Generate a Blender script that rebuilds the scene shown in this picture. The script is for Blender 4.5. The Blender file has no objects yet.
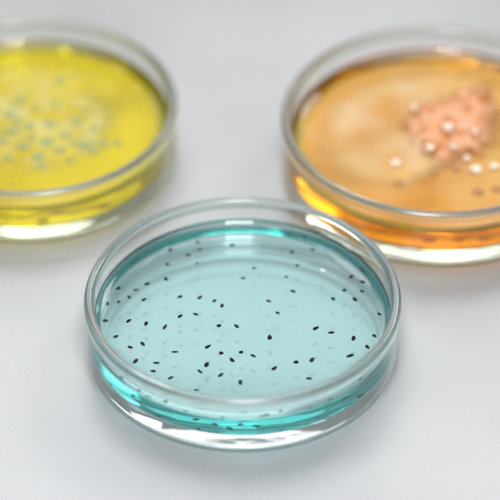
import bpy, bmesh, math, random
from math import radians, sin, cos, pi, sqrt, exp, hypot, atan2
from mathutils import Vector, Matrix, noise

random.seed(7)
S = bpy.context.scene
COL = S.collection
MM = 0.001

# ------------------------------------------------------------------ helpers
def tag(o, label=None, cat=None, group=None, kind=None):
    if label: o['label'] = label
    if cat: o['category'] = cat
    if group: o['group'] = group
    if kind: o['kind'] = kind
    return o

def empty(name, loc, rz=0.0):
    o = bpy.data.objects.new(name, None)
    o.empty_display_size = 0.01
    o.location = loc
    o.rotation_euler = (0, 0, rz)
    COL.objects.link(o)
    return o

def mesh_obj(name, me, mat, parent=None, loc=(0, 0, 0)):
    o = bpy.data.objects.new(name, me)
    if mat: me.materials.append(mat)
    o.location = loc
    COL.objects.link(o)
    if parent: o.parent = parent
    return o

def arc(cx, cz, r, a0, a1, n):
    return [(cx + r * cos(radians(a0 + (a1 - a0) * k / n)), cz + r * sin(radians(a0 + (a1 - a0) * k / n))) for k in range(n + 1)]

def clean(prof):
    out = [prof[0]]
    for p in prof[1:]:
        if hypot(p[0] - out[-1][0], p[1] - out[-1][1]) > 0.004: out.append(p)
    return out

def profile_normals(prof):
    """one outward normal per profile point (the loop runs counter-clockwise in r,z)"""
    segs = []
    for a, b in zip(prof, prof[1:]):
        d = Vector((b[1] - a[1], -(b[0] - a[0])))
        segs.append((d.normalized(), d.length))
    ns = []
    for i in range(len(prof)):
        if i == 0: n = segs[0][0]
        elif i == len(prof) - 1: n = segs[-1][0]
        else:
            (n0, l0), (n1, l1) = segs[i - 1], segs[i]
            n = (n0 * l1 + n1 * l0).normalized()     # nearer segment counts more
        if prof[i][0] < 1e-6: n = Vector((0, 1 if n[1] > 0 else -1))
        ns.append(n)
    return ns

def lathe_mesh(name, prof, runs, scale=1.0, seg=256, wob=None):
    """turn the index runs of one profile (mm) round z into a mesh with the profile's own normals"""
    ns = profile_normals(prof)
    verts, faces, vn = [], [], []
    for (i0, i1) in runs:
        prev = None
        for i in range(i0, i1 + 1):
            r, z = prof[i]
            if r < 1e-6:
                ring = [len(verts)]
                verts.append((0, 0, z * MM * scale)); vn.append((0, 0, ns[i][1]))
            else:
                ring = []
                for j in range(seg):
                    a = 2 * pi * j / seg
                    rr, zz = r, z
                    if wob: rr, zz = wob(r, z, a)
                    ring.append(len(verts))
                    verts.append((rr * cos(a) * MM * scale, rr * sin(a) * MM * scale, zz * MM * scale))
                    vn.append((ns[i][0] * cos(a), ns[i][0] * sin(a), ns[i][1]))
            if prev is not None:
                for j in range(seg):
                    k = (j + 1) % seg
                    if len(prev) == 1: faces.append((prev[0], ring[k], ring[j])[::-1] if False else (prev[0], ring[k], ring[j]))
                    elif len(ring) == 1: faces.append((prev[j], prev[k], ring[0]))
                    else: faces.append((prev[j], prev[k], ring[k], ring[j]))
            prev = ring
    me = bpy.data.meshes.new(name)
    me.from_pydata(verts, [], faces)
    me.polygons.foreach_set('use_smooth', [True] * len(me.polygons))
    me.update()
    if not wob:
        me.normals_split_custom_set_from_vertices(vn)
    return me

# ------------------------------------------------------------------ materials
def mat_new(name):
    m = bpy.data.materials.new(name); m.use_nodes = True
    nt = m.node_tree; nt.nodes.clear()
    out = nt.nodes.new('ShaderNodeOutputMaterial')
    return m, nt, out

def principled(nt, **kw):
    b = nt.nodes.new('ShaderNodeBsdfPrincipled')
    for k, v in kw.items():
        b.inputs[k.replace('_', ' ')].default_value = v
    return b

def glass_material(name, sig, ior=1.52, rough=0.0, frost=0.0):
    m, nt, out = mat_new(name)
    b = principled(nt, Base_Color=(1, 1, 1, 1), Roughness=rough, IOR=ior)
    b.inputs['Transmission Weight'].default_value = 1.0
    # faint moulding ripple of pressed glass
    tc = nt.nodes.new('ShaderNodeTexCoord')
    nz = nt.nodes.new('ShaderNodeTexNoise'); nz.inputs['Scale'].default_value = 160; nz.inputs['Detail'].default_value = 1
    bp = nt.nodes.new('ShaderNodeBump'); bp.inputs['Strength'].default_value = 0.03; bp.inputs['Distance'].default_value = 0.0003
    nt.links.new(tc.outputs['Object'], nz.inputs['Vector'])
    nt.links.new(nz.outputs['Fac'], bp.inputs['Height'])
    nt.links.new(bp.outputs['Normal'], b.inputs['Normal'])
    va = nt.nodes.new('ShaderNodeVolumeAbsorption')
    absorb(va, sig)
    if frost > 0:
        d = principled(nt, Base_Color=(0.90, 0.92, 0.92, 1), Roughness=0.25, IOR=ior)
        mx = nt.nodes.new('ShaderNodeMixShader'); mx.inputs[0].default_value = frost
        nt.links.new(b.outputs[0], mx.inputs[1]); nt.links.new(d.outputs[0], mx.inputs[2])
        b = mx
    nt.links.new(b.outputs[0], out.inputs['Surface'])
    nt.links.new(va.outputs[0], out.inputs['Volume'])
    return m

def absorb(node, sig):
    d = max(sig) * 1.05
    node.inputs['Density'].default_value = d
    node.inputs['Color'].default_value = tuple(1 - s / d for s in sig) + (1,)

def gel_material(name, sig, milk, haze, side, ior=1.333, bump=0.03):
    """clear coloured gel that is also a little milky: 'haze' of its surface scatters light in the colour 'milk'"""
    m, nt, out = mat_new(name)
    L = nt.links.new
    b = principled(nt, Base_Color=(1, 1, 1, 1), Roughness=0.0, IOR=ior)
    b.inputs['Transmission Weight'].default_value = 1.0
    tc = nt.nodes.new('ShaderNodeTexCoord')
    nz = nt.nodes.new('ShaderNodeTexNoise'); nz.inputs['Scale'].default_value = 90; nz.inputs['Detail'].default_value = 2
    bp = nt.nodes.new('ShaderNodeBump'); bp.inputs['Strength'].default_value = bump; bp.inputs['Distance'].default_value = 0.001
    L(tc.outputs['Object'], nz.inputs['Vector'])
    L(nz.outputs['Fac'], bp.inputs['Height'])
    L(bp.outputs['Normal'], b.inputs['Normal'])
    d = principled(nt, Base_Color=milk + (1,), Roughness=0.06, IOR=ior)
    L(bp.outputs['Normal'], d.inputs['Normal'])
    n2 = nt.nodes.new('ShaderNodeTexNoise'); n2.inputs['Scale'].default_value = 45; n2.inputs['Detail'].default_value = 3
    L(tc.outputs['Object'], n2.inputs['Vector'])
    mr = nt.nodes.new('ShaderNodeMapRange'); mr.inputs['From Min'].default_value = 0.3; mr.inputs['From Max'].default_value = 0.7
    mr.inputs['To Min'].default_value = haze * 0.85; mr.inputs['To Max'].default_value = haze * 1.15
    L(n2.outputs['Fac'], mr.inputs['Value'])
    mx = nt.nodes.new('ShaderNodeMixShader')
    ge = nt.nodes.new('ShaderNodeNewGeometry'); sx = nt.nodes.new('ShaderNodeSeparateXYZ')
    L(ge.outputs['True Normal'], sx.inputs[0])
    tp = nt.nodes.new('ShaderNodeMapRange'); tp.inputs['From Min'].default_value = 0.2; tp.inputs['From Max'].default_value = 0.9
    tp.inputs['To Min'].default_value = side; tp.inputs['To Max'].default_value = 1.0     # the skin on top is the milkiest
    L(sx.outputs['Z'], tp.inputs['Value'])
    mk = nt.nodes.new('ShaderNodeMath'); mk.operation = 'MULTIPLY'
    L(mr.outputs[0], mk.inputs[0]); L(tp.outputs[0], mk.inputs[1])
    L(mk.outputs[0], mx.inputs[0]); L(b.outputs[0], mx.inputs[1]); L(d.outputs[0], mx.inputs[2])
    va = nt.nodes.new('ShaderNodeVolumeAbsorption')
    absorb(va, sig)
    L(mx.outputs[0], out.inputs['Surface'])
    L(va.outputs[0], out.inputs['Volume'])
    return m

def table_material():
    m, nt, out = mat_new('brushed_metal')
    b = principled(nt, Roughness=0.42, Metallic=0.28, Specular_IOR_Level=0.4)
    tc = nt.nodes.new('ShaderNodeTexCoord')
    n1 = nt.nodes.new('ShaderNodeTexNoise'); n1.inputs['Scale'].default_value = 9; n1.inputs['Detail'].default_value = 3
    n2 = nt.nodes.new('ShaderNodeTexNoise'); n2.inputs['Scale'].default_value = 900; n2.inputs['Detail'].default_value = 2
    mp = nt.nodes.new('ShaderNodeMapping'); mp.inputs['Scale'].default_value = (0.8, 1.3, 1.0)
    nt.links.new(tc.outputs['Object'], n1.inputs['Vector'])
    nt.links.new(tc.outputs['Object'], mp.inputs['Vector'])
    nt.links.new(mp.outputs[0], n2.inputs['Vector'])
    cr = nt.nodes.new('ShaderNodeValToRGB')
    cr.color_ramp.elements[0].position = 0.3; cr.color_ramp.elements[0].color = (0.42, 0.432, 0.445, 1)
    cr.color_ramp.elements[1].position = 0.7; cr.color_ramp.elements[1].color = (0.50, 0.51, 0.52, 1)
    nt.links.new(n1.outputs['Fac'], cr.inputs[0])
    mx = nt.nodes.new('ShaderNodeMixRGB'); mx.blend_type = 'MULTIPLY'; mx.inputs[0].default_value = 0.10
    nt.links.new(cr.outputs[0], mx.inputs[1]); nt.links.new(n2.outputs['Fac'], mx.inputs[2])
    nt.links.new(mx.outputs[0], b.inputs['Base Color'])
    bp = nt.nodes.new('ShaderNodeBump'); bp.inputs['Strength'].default_value = 0.03; bp.inputs['Distance'].default_value = 0.0004
    nt.links.new(n2.outputs['Fac'], bp.inputs['Height'])
    nt.links.new(bp.outputs['Normal'], b.inputs['Normal'])
    nt.links.new(b.outputs[0], out.inputs['Surface'])
    return m

def speck_material(name, col):
    m, nt, out = mat_new(name)
    b = principled(nt, Base_Color=col + (1,), Roughness=0.55, Specular_IOR_Level=0.2)
    nt.links.new(b.outputs[0], out.inputs['Surface'])
    return m

# ------------------------------------------------------------------ camera (fitted to the rims)
CAM_H = 0.62325
PITCH = 0.6987
FPX = 2901.8 / 500.0
cam_d = bpy.data.cameras.new('camera')
cam = bpy.data.objects.new('camera', cam_d)
COL.objects.link(cam)
cam.location = (0, 0, CAM_H)
cam.rotation_euler = (pi / 2 - PITCH, 0, 0)
cam_d.sensor_width = 36
cam_d.lens = 36 * FPX
cam_d.clip_start = 0.02
cam_d.clip_end = 50
cam_d.dof.use_dof = True
S.camera = cam

def ground(px, py, z):
    """point at height z that the photograph shows at (px, py) of its 500 pixels"""
    dx = (px - 250) / 2901.8; dy = (250 - py) / 2901.8
    d = Vector((dx, cos(PITCH) + dy * sin(PITCH), -sin(PITCH) + dy * cos(PITCH)))
    t = (z - CAM_H) / d.z
    return Vector((d.x * t, d.y * t, z))

FOC = ground(235, 345, 0.011)
cam_d.dof.focus_distance = FOC.y * cos(PITCH) + (CAM_H - FOC.z) * sin(PITCH)
cam_d.dof.aperture_fstop = cam_d.lens / 35.0

# ------------------------------------------------------------------ dish
def dish_profile():
    p = [(0, 0.0), (12, 0.0), (24, 0.0), (34, 0.0), (41, 0.0), (45.7, 0.0)]
    p += arc(45.9, 3.8, 3.8, -90, 0, 18)[1:]
    i_base = len(p) - 1                                  # (49.7, 3.8)
    p += [(49.7, 6), (49.7, 9), (49.7, 14), (49.75, 17.1), (49.82, 18.5), (49.95, 19.5)]
    i_wall = len(p) - 1
    p += [(50.15, 20.1)]
    p += arc(48.65, 20.5, 1.6, 0, 180, 18)
    p += [(47.08, 19.8), (47.12, 18.9)]
    i_rim = len(p) - 1
    p += [(47.15, 16), (47.15, 12.5), (47.15, FLOOR + FIL)]
    i_in = len(p) - 1
    p += arc(47.15 - FIL, FLOOR + FIL, FIL, 0, -90, 16)[1:]
    p += [(42, FLOOR), (36, FLOOR), (26, FLOOR), (15, FLOOR), (0, FLOOR)]
    return p, i_base, i_wall, i_rim, i_in

FLOOR = 6.1
FIL = 1.6
GEL_TOP = 11.7
RISE = 2.6
def gel_top(r, R=47.25, L=2.3):
    return GEL_TOP + RISE * exp(-(R - r) / L)

def gel_profile():
    p = [(0, FLOOR - .1), (15, FLOOR - .1), (30, FLOOR - .1), (36, FLOOR - .1), (42, FLOOR - .1)]
    p += arc(47.15 - FIL, FLOOR + FIL, FIL + .1, -90, 0, 16)
    p += [(47.25, 9.5), (47.25, 11), (47.25, 13)]
    for k in range(0, 33):
        r = 47.25 - 14 * (k / 32) ** 1.7
        p.append((r, gel_top(r)))
    p += [(25, GEL_TOP), (15, GEL_TOP), (7, GEL_TOP), (0, GEL_TOP)]
    return clean(p)

def make_dish(cx, cy, sc, glass, label, gel_mat, gel_label, gel_cat):
    prof, ib, iw, ir, ii = dish_profile()
    root = empty('petri_dish', (cx, cy, 0))
    tag(root, label, 'petri dish', 'round glass petri dishes')
    n = len(prof) - 1
    mesh_obj('base', lathe_mesh('dish_base', prof, [(0, ib), (ii, n)], sc), glass, root)
    mesh_obj('wall', lathe_mesh('dish_wall', prof, [(ib, iw), (ir, ii)], sc), glass, root)
    mesh_obj('rim', lathe_mesh('dish_rim', prof, [(iw, ir)], sc), M_RIM, root)
    gp = gel_profile()
    g = mesh_obj('agar_gel', lathe_mesh('agar_gel', gp, [(0, len(gp) - 1)], sc), gel_mat, None, (cx, cy, 0))
    tag(g, gel_label, gel_cat, 'coloured gels in the dishes')
    return root, g

M_RIM = glass_material('fire_polished_rim', (0.25, 0.14, 0.17), rough=0.16, frost=0.10)
M_GLASS_T = glass_material('dish_glass', (0.25, 0.14, 0.17))
M_TEAL = gel_material('teal_gel', (42, 7.4, 8.2), (0.50, 0.85, 0.83), 0.04, 0.0)
M_YEL = gel_material('yellow_gel', (1.2, 5, 300), (0.92, 0.62, 0.005), 0.03, 0.0)
M_ORA = gel_material('orange_gel', (0.1, 18, 200), (0.95, 0.32, 0.01), 0.03, 0.0)

TEAL = (-0.00232, 0.6937, 1.0)
YEL = (-0.07537, 0.7942, 1.005)
ORA = (0.06402, 0.7847, 1.065)

make_dish(*TEAL, M_GLASS_T, 'clear glass petri dish in front holding the black-specked teal gel', M_TEAL,
          'translucent pale teal gel dotted with black specks', 'gel')
_, GEL_Y = make_dish(*YEL, M_GLASS_T, 'blurred glass petri dish at the left holding the bright yellow gel', M_YEL,
          'bright yellow gel with mottled grey-green growth on top', 'gel')
_, GEL_O = make_dish(*ORA, M_GLASS_T, 'blurred glass petri dish at the right holding the orange gel', M_ORA,
          'amber orange gel with a pink lumpy growth on top', 'gel')

# ------------------------------------------------------------------ table
def make_table():
    me = bpy.data.meshes.new('table_surface')
    bm = bmesh.new()
    bmesh.ops.create_grid(bm, x_segments=1, y_segments=1, size=1.0)
    for v in bm.verts: v.co = Vector((v.co.x * 1.1, 0.75 + v.co.y * 1.1, -0.00005))
    bm.to_mesh(me); bm.free()
    o = mesh_obj('table_surface', me, table_material())
    tag(o, 'pale grey brushed metal table top under the three dishes', 'table top', None, 'structure')
make_table()

# ------------------------------------------------------------------ black specks on the teal gel
# photo x, y, length px, width px, tilt in the picture (deg, counter-clockwise)
SPECKS = [
 (118,288,4.4,3.4,30),(136,289.5,5.4,2.6,0),(147,283.6,5.2,3.2,20),(129,297,3.6,2.6,-50),(118.7,301.5,3.8,2.8,40),
 (144,299.3,4.8,3.0,30),(107.5,303.7,3.8,2.2,80),(105,320.3,5.6,3.6,5),(128.5,320.7,5.0,3.2,40),(146,323.3,4.8,3.2,75),
 (116,336.2,5.2,3.2,30),(170.5,249.7,4.8,3.0,15),(197.5,242,3.8,3.0,0),(200,249,4.6,2.8,5),(188,255,5.2,2.8,10),
 (167.5,264,3.4,3.0,0),(197,263,3.2,2.6,0),(166,279,4.2,3.4,-50),(232,245,4.8,3.2,10),(292,252,4.4,3.2,0),
 (254,268,4.0,2.8,0),(243,278,4.6,2.6,-5),(286.5,276.6,4.0,2.6,-5),(297.5,265,3.6,2.8,0),(293,291,4.8,3.0,-25),
 (268.8,300.7,5.0,3.0,-20),(312.5,249,3.6,3.0,0),(344.5,290,3.8,3.2,30),(333.2,298.6,4.2,3.4,-40),(351.5,276.3,4.6,3.4,40),
 (362.5,281.7,5.2,3.2,-20),(362.3,291,4.6,2.8,-25),(355,299.2,4.6,3.6,-45),(379.5,313.8,4.2,2.6,-30),(277.8,312.6,4.8,2.8,-25),
 (316,328,6.0,3.4,30),(331.2,332.4,5.6,3.2,5),(214.4,300.4,4.2,3.0,30),(222,305.5,4.4,3.2,70),(219,325.5,4.0,3.8,0),
 (236.7,326,5.0,3.4,-40),(269.7,337,5.2,4.0,85),(180,296.5,4.6,3.0,25),(200,297,5.2,3.2,35),(180,316,4.8,3.2,40),
 (195.7,314,5.2,2.8,-20),(165,326.5,5.8,3.0,60),(208,346.4,6.0,3.0,30),(130,347,4.6,3.2,-20),(142.7,343.6,4.8,3.4,-50),
 (135.5,361,5.6,3.2,50),(125,374.5,4.6,2.6,0),(175,351.5,6.6,2.6,2),(156.7,362.7,6.4,2.6,-2),(153,371,5.2,3.0,-5),
 (170.7,377.5,6.0,3.0,25),(206.5,364.5,5.2,4.0,70),(200,371.3,5.4,2.6,-40),(196.7,389.8,5.8,2.4,-5),(221.3,353,4.2,3.8,0),
 (241,352,4.0,3.6,0),(253.3,355.5,5.2,2.8,-30),(232,359.7,5.0,3.4,-50),(220.7,374.8,5.2,3.0,35),(240.3,382,5.4,3.6,90),
 (274.5,368,5.6,3.4,35),(296,362,4.6,4.0,10),(312,359.5,5.4,3.8,50),(309,378.3,5.8,2.8,-5),(353.5,338,5.2,3.6,75),
 (374.7,335.7,4.4,3.2,-40),(367.5,347,4.8,3.0,-50),(350,355.6,6.6,3.4,15),(150,395,5.0,2.8,-15),(167.4,398,4.4,3.4,0),
 (186.3,410.5,4.8,2.6,-5),(204.3,404.7,5.0,2.4,-5),(245,407.3,5.2,2.4,8),(261.5,413.7,5.6,3.0,18),(223.5,416.5,4.8,2.6,0),
 (279.7,407,4.8,2.8,-10),(310,407,4.6,2.4,10),(329,397,5.6,2.8,15),(142,387.5,4.6,2.4,-25),(266.5,411.5,4.6,3.0,0),
 (108,351,4.2,2.8,-60),(356.5,376,4.8,2.8,30),
]
def speck_mesh(k):
    rnd = random.Random(k)
    bm = bmesh.new()
    bmesh.ops.create_uvsphere(bm, u_segments=14, v_segments=9, radius=1.0)
    off = Vector((rnd.random() * 9, rnd.random() * 9, 3))
    tip = -0.1 + 0.45 * rnd.random()
    bmesh.ops.rotate(bm, verts=bm.verts, cent=(0, 0, 0), matrix=Matrix.Rotation(pi / 2, 3, 'Y'))
    for v in bm.verts:
        c = v.co.copy()
        w = 1 - tip * (c.x + 0.3 * c.x * c.x)
        c.y *= w; c.z *= w
        c *= 1 + 0.26 * noise.noise(c * 1.5 + off)
        v.co = c
    me = bpy.data.meshes.new('seed_speck')
    bm.to_mesh(me); bm.free()
    me.polygons.foreach_set('use_smooth', [True] * len(me.polygons))
    return me

def clock_words(dx, dy):
    h = int(round(((atan2(dx, dy)) % (2 * pi)) / (pi / 6))) % 12
    return ['twelve', 'one', 'two', 'three', 'four', 'five', 'six', 'seven', 'eight', 'nine', 'ten', 'eleven'][h]
ORD = ['outermost', 'second from the wall', 'third from the wall', 'fourth from the wall', 'fifth from the wall', 'sixth from the wall',
       'seventh from the wall', 'eighth from the wall', 'ninth from the wall', 'tenth from the wall', 'eleventh from the wall',
       'twelfth from the wall']

def make_specks():
    black = speck_material('black_speck', (0.003, 0.005, 0.006)); teal = speck_material('dark_teal_speck', (0.002, 0.028, 0.030))
    meshes = [speck_mesh(k) for k in range(12)]
    for k, me in enumerate(meshes): me.materials.append(teal if k % 3 == 1 else black)
    items = []
    for i, (px, py, ln, wd, tilt) in enumerate(SPECKS):
        z = GEL_TOP * MM
        for _ in range(4):
            q = ground(px, py, z)
            dx, dy = q.x - TEAL[0], q.y - TEAL[1]
            r = hypot(dx, dy) / MM
            if r > 46.3:
                f = 46.3 / r; dx *= f; dy *= f; r = 46.3
            z = gel_top(r) * MM
        # picture tilt -> heading on the gel (the view foreshortens depth)
        a = radians(tilt)
        ux, uy = cos(a), sin(a) / 0.645
        L = ln / 3.13 * hypot(ux, uy)
        L = min(L, ln / 3.13 * 1.3)
        W = wd / 3.13 * 1.05
        items.append([dx, dy, r, z, atan2(uy, ux), L, W, i])
    groups = {}
    for it in items:
        groups.setdefault(clock_words(it[0], it[1]), []).append(it)
    for h, its in groups.items():
        its.sort(key=lambda t: -t[2])
        for k, (dx, dy, r, z, rz, L, W, i) in enumerate(its):
            o = bpy.data.objects.new('black_speck', meshes[(i * 7) % 12])
            COL.objects.link(o)
            o.location = (TEAL[0] + dx, TEAL[1] + dy, z - (0.0002 if ((i * 7) % 12) % 3 == 1 else 0.00012))
            o.rotation_euler = (0, 0, rz + (pi if i % 3 == 0 else 0))
            o.scale = (L * MM * 0.56, W * MM * 0.54, min(L, W) * MM / 2 * 0.62)
            shape = 'slim' if L / W > 1.75 else ('roundish' if L / W < 1.3 else 'oval')
            tag(o, f"{shape} {'dark teal' if ((i * 7) % 12) % 3 == 1 else 'black'} speck on the teal gel toward {h} o'clock, {ORD[k]}", 'speck', 'black specks scattered over the teal gel')
make_specks()

# ------------------------------------------------------------------ growths on the two far gels
def poly_radius(pts, c):
    """outline points round c -> smooth radius as a function of the angle"""
    pol = sorted(((atan2(p[1] - c[1], p[0] - c[0])) % (2 * pi), hypot(p[0] - c[0], p[1] - c[1])) for p in pts)
    def f(a):
        a %= 2 * pi
        n = len(pol)
        for k in range(n):
            a0, r0 = pol[k]; a1, r1 = pol[(k + 1) % n]
            if k == n - 1: a1 += 2 * pi
            aa = a if a >= a0 or k < n - 1 else a + 2 * pi
            if a0 <= aa <= a1:
                t = (aa - a0) / max(a1 - a0, 1e-6); t = t * t * (3 - 2 * t)
                return r0 + (r1 - r0) * t
        return pol[0][1]
    return f

def mound_mesh(name, radius, height, rings=36, seg=120):
    """closed low mound: radius(angle) is its outline, height(x, y, t) its top, t = 0 centre .. 1 edge (metres)"""
    verts = [(0, 0, height(0, 0, 0))]; cover = [0.0]
    for i in range(1, rings + 1):
        t = i / rings
        for j in range(seg):
            a = 2 * pi * j / seg
            r = radius(a) * t
            x, y = r * cos(a), r * sin(a)
            verts.append((x, y, height(x, y, t) if i < rings else 0.0)); cover.append(t)
    faces = [(0, 1 + j, 1 + (j + 1) % seg) for j in range(seg)]
    for i in range(rings - 1):
        o, q = 1 + i * seg, 1 + (i + 1) * seg
        for j in range(seg):
            k = (j + 1) % seg
            faces.append((o + j, q + j, q + k, o + k))
    last = 1 + (rings - 1) * seg
    verts.append((0, 0, -0.0001)); cover.append(0.0)
    c = len(verts) - 1
    faces += [(c, last + (j + 1) % seg, last + j) for j in range(seg)]
    me = bpy.data.meshes.new(name)
    me.from_pydata(verts, [], faces)
    me.polygons.foreach_set('use_smooth', [True] * len(me.polygons))
    at = me.attributes.new('cover', 'FLOAT', 'POINT')
    at.data.foreach_set('value', cover)
    me.update()
    return me

def film_material(name, col_a, col_b, scale, lo, hi, edge_gain, most, fade=0.86):
    """a thin smear: coloured film where it lies thick, nothing where the smear has gaps"""
    m, nt, out = mat_new(name)
    L = nt.links.new
    tc = nt.nodes.new('ShaderNodeTexCoord')
    nz = nt.nodes.new('ShaderNodeTexNoise'); nz.inputs['Scale'].default_value = scale; nz.inputs['Detail'].default_value = 2
    nz.inputs['Distortion'].default_value = 0.3
    L(tc.outputs['Object'], nz.inputs['Vector'])
    at = nt.nodes.new('ShaderNodeAttribute'); at.attribute_name = 'cover'
    ed = nt.nodes.new('ShaderNodeMapRange'); ed.inputs['From Min'].default_value = 0.45; ed.inputs['From Max'].default_value = 0.9
    ed.inputs['To Min'].default_value = 0.0; ed.inputs['To Max'].default_value = edge_gain
    L(at.outputs['Fac'], ed.inputs['Value'])
    ad = nt.nodes.new('ShaderNodeMath'); ad.operation = 'ADD'
    L(nz.outputs['Fac'], ad.inputs[0]); L(ed.outputs[0], ad.inputs[1])
    mr = nt.nodes.new('ShaderNodeMapRange'); mr.interpolation_type = 'SMOOTHSTEP'
    mr.inputs['From Min'].default_value = lo; mr.inputs['From Max'].default_value = hi
    mr.inputs['To Min'].default_value = 0.0; mr.inputs['To Max'].default_value = most
    L(ad.outputs[0], mr.inputs['Value'])
    rim = nt.nodes.new('ShaderNodeMapRange'); rim.interpolation_type = 'SMOOTHSTEP'
    rim.inputs['From Min'].default_value = 1.0; rim.inputs['From Max'].default_value = fade
    L(at.outputs['Fac'], rim.inputs['Value'])
    mu = nt.nodes.new('ShaderNodeMath'); mu.operation = 'MULTIPLY'
    L(mr.outputs[0], mu.inputs[0]); L(rim.outputs[0], mu.inputs[1])
    n2 = nt.nodes.new('ShaderNodeTexNoise'); n2.inputs['Scale'].default_value = scale * 1.7
    L(tc.outputs['Object'], n2.inputs['Vector'])
    cr = nt.nodes.new('ShaderNodeValToRGB')
    cr.color_ramp.elements[0].position = 0.40; cr.color_ramp.elements[0].color = col_a + (1,)
    cr.color_ramp.elements[1].position = 0.62; cr.color_ramp.elements[1].color = col_b + (1,)
    L(n2.outputs['Fac'], cr.inputs[0])
    df = principled(nt, Roughness=0.12, IOR=1.34); tl = nt.nodes.new('ShaderNodeBsdfTranslucent')
    L(cr.outputs[0], df.inputs['Base Color']); L(cr.outputs[0], tl.inputs['Color'])
    m1 = nt.nodes.new('ShaderNodeMixShader'); m1.inputs[0].default_value = 0.12
    L(df.outputs[0], m1.inputs[1]); L(tl.outputs[0], m1.inputs[2])
    tr = nt.nodes.new('ShaderNodeBsdfTransparent')
    m2 = nt.nodes.new('ShaderNodeMixShader')
    L(mu.outputs[0], m2.inputs[0]); L(tr.outputs[0], m2.inputs[1]); L(m1.outputs[0], m2.inputs[2])
    L(m2.outputs[0], out.inputs['Surface'])
    return m

def growth_material(name, col_a, col_b, scale, rough=0.35, sss=0.5, rad=(0.004, 0.002, 0.001), coat=0.6, trans=0.0, thin_from=None):
    m, nt, out = mat_new(name)
    b = principled(nt, Roughness=rough)
    tc = nt.nodes.new('ShaderNodeTexCoord')
    nz = nt.nodes.new('ShaderNodeTexNoise'); nz.inputs['Scale'].default_value = scale; nz.inputs['Detail'].default_value = 3
    nt.links.new(tc.outputs['Object'], nz.inputs['Vector'])
    cr = nt.nodes.new('ShaderNodeValToRGB')
    cr.color_ramp.elements[0].position = 0.38; cr.color_ramp.elements[0].color = col_a + (1,)
    cr.color_ramp.elements[1].position = 0.62; cr.color_ramp.elements[1].color = col_b + (1,)
    nt.links.new(nz.outputs['Fac'], cr.inputs[0]); nt.links.new(cr.outputs[0], b.inputs['Base Color'])
    b.inputs['Subsurface Weight'].default_value = sss
    b.inputs['Subsurface Radius'].default_value = (1, 0.5, 0.3)
    b.inputs['Subsurface Scale'].default_value = rad[0]
    b.inputs['Transmission Weight'].default_value = trans
    b.inputs['Coat Weight'].default_value = coat; b.inputs['Coat Roughness'].default_value = 0.08
    if thin_from is not None:                            # the growth thins out into the gel towards its edge
        at = nt.nodes.new('ShaderNodeAttribute'); at.attribute_name = 'cover'
        mr = nt.nodes.new('ShaderNodeMapRange'); mr.interpolation_type = 'SMOOTHSTEP'
        mr.inputs['From Min'].default_value = thin_from; mr.inputs['From Max'].default_value = 1.0
        mr.inputs['To Min'].default_value = 0.08; mr.inputs['To Max'].default_value = 0.9
        nt.links.new(at.outputs['Fac'], mr.inputs['Value'])
        tr = nt.nodes.new('ShaderNodeBsdfTransparent'); mx = nt.nodes.new('ShaderNodeMixShader')
        nt.links.new(mr.outputs[0], mx.inputs[0]); nt.links.new(b.outputs[0], mx.inputs[1]); nt.links.new(tr.outputs[0], mx.inputs[2])
        b = mx
    nt.links.new(b.outputs[0], out.inputs['Surface'])
    return m

def px_outline(pts, z):
    g = [ground(x, y, z) for x, y in pts]
    c = Vector((sum(p.x for p in g) / len(g), sum(p.y for p in g) / len(g), z))
    return c, poly_radius([(p.x - c.x, p.y - c.y) for p in g], (0, 0))

def smear(name, pts, sc, mat, label, cat, thick=0.00025):
    z = GEL_TOP * MM * sc + 0.00015
    c, rf = px_outline(pts, z)
    def wob(a): return rf(a) * (1 + 0.04 * noise.noise(Vector((cos(a) * 3, sin(a) * 3, len(pts)))))
    def h(x, y, t): return thick * (1 - t ** 4) * (0.8 + 0.4 * noise.noise(Vector((x * 180, y * 180, 1))))
    o = mesh_obj(name, mound_mesh(name, wob, h), mat, None, c)
    return tag(o, label, cat)

def lumps(name, pts, sc, mat, label, cat, bumps, base):
    z = GEL_TOP * MM * sc + 0.0002
    c, rf = px_outline(pts, z)
    bs = []
    for (x, y, r, hh) in bumps:
        q = ground(x, y, z); bs.append((q.x - c.x, q.y - c.y, r * MM, hh * MM))
    def h(x, y, t):
        top = base * MM * (1 - t ** 3)
        for (bx, by, r, hh) in bs:
            d = hypot(x - bx, y - by) / r
            if d < 1: top = max(top, hh * sqrt(1 - d * d) * min(1, (1 - t) * 5 + 0.15))
        return top + 0.00012 * noise.noise(Vector((x * 700, y * 700, 2)))
    def edge(a): return rf(a) * (1 + 0.16 * noise.noise(Vector((cos(a) * 4, sin(a) * 4, 5))) + 0.08 * noise.noise(Vector((cos(a) * 11, sin(a) * 11, 9))))
    o = mesh_obj(name, mound_mesh(name, edge, h, 70, 220), mat, None, c)
    return tag(o, label, cat)

def bead_mesh(name, seed, flat=0.7, rough=0.08):
    bm = bmesh.new()
    bmesh.ops.create_uvsphere(bm, u_segments=24, v_segments=14, radius=1.0)
    for v in bm.verts:
        c = v.co.copy()
        c *= 1 + rough * noise.noise(c * 1.4 + Vector((seed * 3.1, 0, 0)))
        c.z *= flat
        v.co = c
    me = bpy.data.meshes.new(name); bm.to_mesh(me); bm.free()
    me.polygons.foreach_set('use_smooth', [True] * len(me.polygons))
    return me

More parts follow.
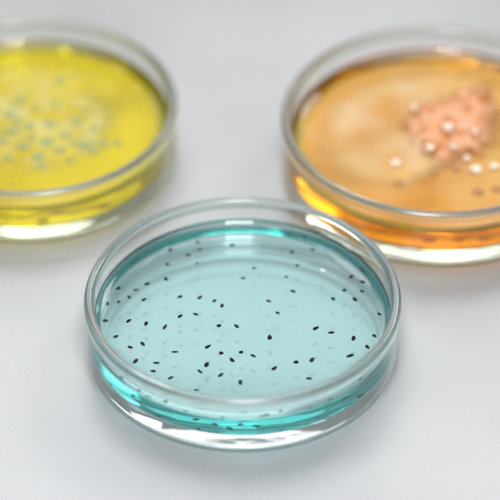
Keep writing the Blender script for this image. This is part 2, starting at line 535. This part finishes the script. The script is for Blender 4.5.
def skin(gel, sc, mat):
    """the dried, milkier top skin of a gel"""
    p = [(0, GEL_TOP + .05), (20, GEL_TOP + .05)] + [(r, gel_top(r) + .05) for r in (34, 38, 40, 41.5, 43, 44.2)]
    p += [(44.6, gel_top(44.6) + .10)] + [(r, gel_top(r) + .12) for r in (44.2, 43, 41.5, 40, 38, 34)] + [(20, GEL_TOP + .12), (0, GEL_TOP + .12)]
    me = lathe_mesh('skin', p, [(0, len(p) - 1)], sc, 128)
    at = me.attributes.new('cover', 'FLOAT', 'POINT')
    at.data.foreach_set('value', [min(1.0, hypot(v.co.x, v.co.y) / (44.6 * MM * sc)) for v in me.vertices])
    return mesh_obj('skin', me, mat, gel)

def orange_growths():
    sc = ORA[2]
    skin(GEL_O, sc, film_material('orange_skin', (0.95, 0.42, 0.04), (0.97, 0.56, 0.17), 26, 0.1, 0.6, 0.0, 0.50, 0.93))
    smear('cream_wash', [(316, 165), (309, 140), (314, 115), (331, 93), (358, 77), (400, 67), (445, 64), (484, 68), (487, 100), (487, 130),  # pale window reflection on the gel, painted in as a cream film
          (480, 152), (470, 163), (446, 172), (428, 186), (402, 195), (366, 191), (336, 180)], sc,
          film_material('cream_wash_film', (0.97, 0.66, 0.26), (0.98, 0.78, 0.46), 34, 0.15, 0.85, 0.35, 0.60, 0.62),
          'thin cream smear with painted window reflection around the pink growth on the orange gel', 'smear')
    rnd = random.Random(3)
    outline = [(398, 130), (405, 112), (415, 103), (430, 100), (450, 97), (457, 89), (475, 84), (490, 86), (498, 100), (498, 128), (491, 148),
               (480, 157), (462, 165), (440, 168), (425, 160), (412, 147), (402, 140)]
    bumps = [(415, 110, 2.6, 2.6), (448, 131, 3.2, 3.6), (430, 151, 3.0, 3.0), (453, 149, 2.6, 2.8), (475, 134, 2.6, 2.6), (465, 96, 3.0, 2.6),
             (484, 98, 2.6, 3.0), (488, 118, 2.6, 2.2), (405, 128, 2.2, 2.2)]
    for _ in range(26):
        bumps.append((rnd.uniform(402, 494), rnd.uniform(96, 160), rnd.uniform(1.5, 2.8), rnd.uniform(1.4, 2.6)))
    lumps('pink_growth', outline, sc, growth_material('pink_flesh', (0.95, 0.31, 0.03), (0.96, 0.44, 0.20), 230, 0.14, 0.35, (0.003,), 1.0, 0.25, 0.62),
          'pink and orange lumpy glistening growth on the orange gel', 'growth', bumps, 1.0)
    pale = growth_material('highlight_bead', (0.97, 0.68, 0.48), (0.98, 0.85, 0.74), 260, 0.12, 0.4, (0.002,), 1.0, 0.06)  # wet highlights on lumps and droplets, painted as pale beads
    G = 'pale beads painting highlights around the pink growth'
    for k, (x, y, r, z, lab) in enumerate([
        (415, 107, 1.2, 2.2, 'pale bead painted as a highlight on the upper left lobe of the pink growth'),
        (448, 127, 1.7, 3.2, 'largest pale bead painted as a highlight, on the middle of the pink growth'),
        (430, 147, 1.35, 2.6, 'round white bead painted as a highlight at the lower left of the pink growth'),
        (453, 146, 1.15, 2.5, 'white bead painted as a highlight low on the pink growth below the largest bead'),
        (475, 131, 1.15, 2.3, 'pinkish elongated bead painted as a highlight on the right side of the pink growth'),
        (396, 163, 1.5, 0.5, 'lone bead with painted highlight on the orange gel left of the pink growth'),
        (467, 158, 1.1, 0.9, 'small dull pink bead with painted highlight at the bottom edge of the pink growth'),
        (476, 169, 1.8, 0.6, 'elongated bead with white painted highlight on bare orange gel below the pink growth'),
        (494, 166, 1.2, 0.6, 'bead with white painted highlight on bare orange gel nearest the right edge')]):
        o = mesh_obj('highlight_bead', bead_mesh('highlight_bead', k, 0.42, 0.34), pale, None, ground(x, y, (GEL_TOP * sc + z) * MM))
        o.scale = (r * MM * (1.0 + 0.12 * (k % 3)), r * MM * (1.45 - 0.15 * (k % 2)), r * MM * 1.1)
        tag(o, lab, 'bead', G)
    dark = growth_material('painted_bead_shadow', (0.36, 0.13, 0.012), (0.44, 0.18, 0.02), 200, 0.4, 0.0)  # shadows of the beads, painted as flat brown spots
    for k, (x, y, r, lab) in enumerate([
        (399, 184, 1.9, 'dark brown painted shadow on the orange gel below the lone pale bead'),
        (434, 171, 2.0, 'brown painted bead shadow at the front edge of the pink growth'),
        (456, 169, 1.8, 'faint brown painted shadow between two beads below the pink growth'),
        (478, 192, 2.1, 'dark brown painted bead shadow on bare orange gel near the front rim'),
        (497, 189, 2.0, 'dark brown painted bead shadow on bare orange gel at the right edge')]):
        o = mesh_obj('painted_bead_shadow', bead_mesh('painted_bead_shadow', 20 + k, 0.25), dark, None, ground(x, y, (GEL_TOP * sc + .2) * MM))
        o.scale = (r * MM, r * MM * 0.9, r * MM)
        tag(o, lab, 'spot', 'painted bead shadows on the orange gel')

def yellow_growths():
    sc = YEL[2]
    skin(GEL_Y, sc, film_material('yellow_skin', (0.92, 0.70, 0.005), (0.95, 0.78, 0.02), 26, 0.1, 0.6, 0.0, 0.48, 0.93))
    smear('pale_mold_wash', [(-62, 120), (-55, 90), (-30, 70), (0, 62), (40, 60), (80, 66), (108, 82), (122, 100), (128, 120), (124, 140), (104, 158),  # mold film whose pale colour also paints in the window's reflection
          (80, 172), (50, 180), (15, 180), (-30, 172), (-55, 150)], sc,
          film_material('pale_mold_wash_film', (0.90, 0.82, 0.18), (0.92, 0.88, 0.46), 80, 0.20, 0.80, 0.0, 0.55, 0.60),
          'mottled cream mold film with painted window reflection over the yellow gel', 'mold')
    ma = growth_material('grey_green_mold', (0.27, 0.32, 0.12), (0.42, 0.46, 0.22), 300, 0.8, 0.0, coat=0.0)
    spots = [(10, 114, 1.9), (30, 126, 1.9), (50, 124, 1.7), (77, 121, 1.9), (65, 135, 1.7), (85, 145, 2.2), (105, 144, 1.6), (118, 143, 1.7),
             (38, 157, 2.3), (42, 166, 1.8), (12, 131, 2.4), (3, 140, 2.2), (60, 80, 1.5), (22, 98, 1.6), (24, 146, 1.8), (60, 150, 1.5), (93, 128, 1.4),
             (8, 158, 1.6), (36, 108, 1.4), (70, 160, 1.5), (48, 142, 1.9), (18, 122, 1.6),
             (95, 152, 1.7), (74, 142, 1.5), (32, 138, 2.0), (14, 104, 1.5), (88, 112, 1.3), (56, 104, 1.4)]
    spots.sort(key=lambda t: t[1])
    rows = {}
    for t in spots: rows.setdefault('back' if t[1] < 118 else 'middle' if t[1] < 139 else 'front', []).append(t)
    words = ['first', 'second', 'third', 'fourth', 'fifth', 'sixth', 'seventh', 'eighth', 'ninth', 'tenth', 'eleventh', 'twelfth', 'thirteenth', 'fourteenth', 'fifteenth']
    k = 0
    for row, its in rows.items():
        its.sort(key=lambda t: -t[0])
        for n, (x, y, r) in enumerate(its):
            me = bead_mesh('mold_spot', 40 + k, 0.3, 0.3); k += 1
            o = mesh_obj('mold_spot', me, ma, None, ground(x, y, (GEL_TOP * sc + .25) * MM))
            o.scale = (r * MM * (0.75 + 0.5 * (k % 4) / 3), r * MM * (0.7 + 0.5 * (k % 3) / 2), r * MM * 0.7)
            tag(o, f"blurred grey-green mold spot on the yellow gel, {words[n]} from the right in the {row} row", 'mold spot', 'grey-green mold spots on the yellow gel')

def bubble():
    m, nt, out = mat_new('air_bubble')
    b = principled(nt, Base_Color=(0.9, 0.95, 0.95, 1), Roughness=0.1)
    b.inputs['Transmission Weight'].default_value = 0.25
    nt.links.new(b.outputs[0], out.inputs['Surface'])
    o = mesh_obj('air_bubble', bead_mesh('air_bubble', 77, 0.5, 0.15), m, None, ground(322.5, 270.5, (GEL_TOP + 0.1) * MM))
    o.scale = (1.1 * MM, 0.75 * MM, 0.8 * MM); o.rotation_euler = (0, 0, -0.6)
    tag(o, 'tiny whitish air bubble on the teal gel near the back right wall', 'bubble')

orange_growths()
yellow_growths()
bubble()

# ------------------------------------------------------------------ light
def world():
    w = bpy.data.worlds.new('World'); S.world = w; w.use_nodes = True
    nt = w.node_tree; nt.nodes.clear()
    out = nt.nodes.new('ShaderNodeOutputWorld')
    bg = nt.nodes.new('ShaderNodeBackground')
    tc = nt.nodes.new('ShaderNodeTexCoord')
    sp = nt.nodes.new('ShaderNodeSeparateXYZ')
    cr = nt.nodes.new('ShaderNodeValToRGB')
    e = cr.color_ramp.elements
    e[0].position = 0.5; e[0].color = (0.95, 0.97, 1.0, 1)
    e[1].position = 1.0; e[1].color = (1.30, 1.32, 1.35, 1)
    x = e.new(0.85); x.color = (0.98, 1.0, 1.03, 1)
    x = e.new(0.93); x.color = (1.15, 1.17, 1.20, 1)
    hz = nt.nodes.new('ShaderNodeMath'); hz.operation = 'MULTIPLY_ADD'
    hz.inputs[1].default_value = 0.5; hz.inputs[2].default_value = 0.5
    nt.links.new(tc.outputs['Generated'], sp.inputs[0])
    nt.links.new(sp.outputs['Z'], hz.inputs[0]); nt.links.new(hz.outputs[0], cr.inputs[0])
    nt.links.new(cr.outputs[0], bg.inputs['Color'])
    bg.inputs['Strength'].default_value = 0.24
    nt.links.new(bg.outputs[0], out.inputs['Surface'])
world()

def area(name, loc, target, size, power, color=(1, 1, 1), size_y=None):
    l = bpy.data.lights.new(name, 'AREA')
    l.energy = power; l.color = color; l.size = size
    if size_y: l.shape = 'RECTANGLE'; l.size_y = size_y
    o = bpy.data.objects.new(name, l); COL.objects.link(o)
    o.location = loc
    d = Vector(target) - Vector(loc)
    o.rotation_euler = d.to_track_quat('-Z', 'Y').to_euler()
    return o
C0 = Vector((0, 0.72, 0))
def polar(az, el, d):
    """az 0 = straight behind the dishes, negative = left"""
    a, e = radians(az), radians(el)
    return C0 + Vector((sin(a) * cos(e), cos(a) * cos(e), sin(e))) * d
area('back_window', polar(2, 36, 1.5), C0, 1.80, 4.7, (1.0, 0.995, 0.985), 0.46)
area('high_window', polar(-14, 56, 1.4), C0, 0.60, 4.4, (1.0, 0.995, 0.985), 0.42)
area('side_window', polar(40, 38, 1.4), C0, 0.40, 4.2, (1.0, 0.995, 0.985), 0.32)
area('unseen_low_overhead_lamp', (0.01, 0.54, 0.44), (0.0, 0.67, 0), 0.10, 1.5, (1.0, 1.0, 1.0), 0.10)  # unseen lamp set low overhead for speck shadows and a brighter table front

# ------------------------------------------------------------------ render
S.render.engine = 'CYCLES'
cy = S.cycles
cy.max_bounces = 32; cy.transmission_bounces = 32; cy.glossy_bounces = 32; cy.diffuse_bounces = 4; cy.transparent_max_bounces = 16
cy.caustics_reflective = True; cy.caustics_refractive = True
cy.blur_glossy = 0.3
cy.sample_clamp_indirect = 20.0
cy.volume_bounces = 0
cy.use_denoising = True
cy.use_adaptive_sampling = True
cy.adaptive_threshold = 0.1
cy.adaptive_min_samples = 32
S.view_settings.view_transform = 'Standard'
S.view_settings.look = 'None'
S.view_settings.exposure = 0.1
S.view_settings.gamma = 1.0
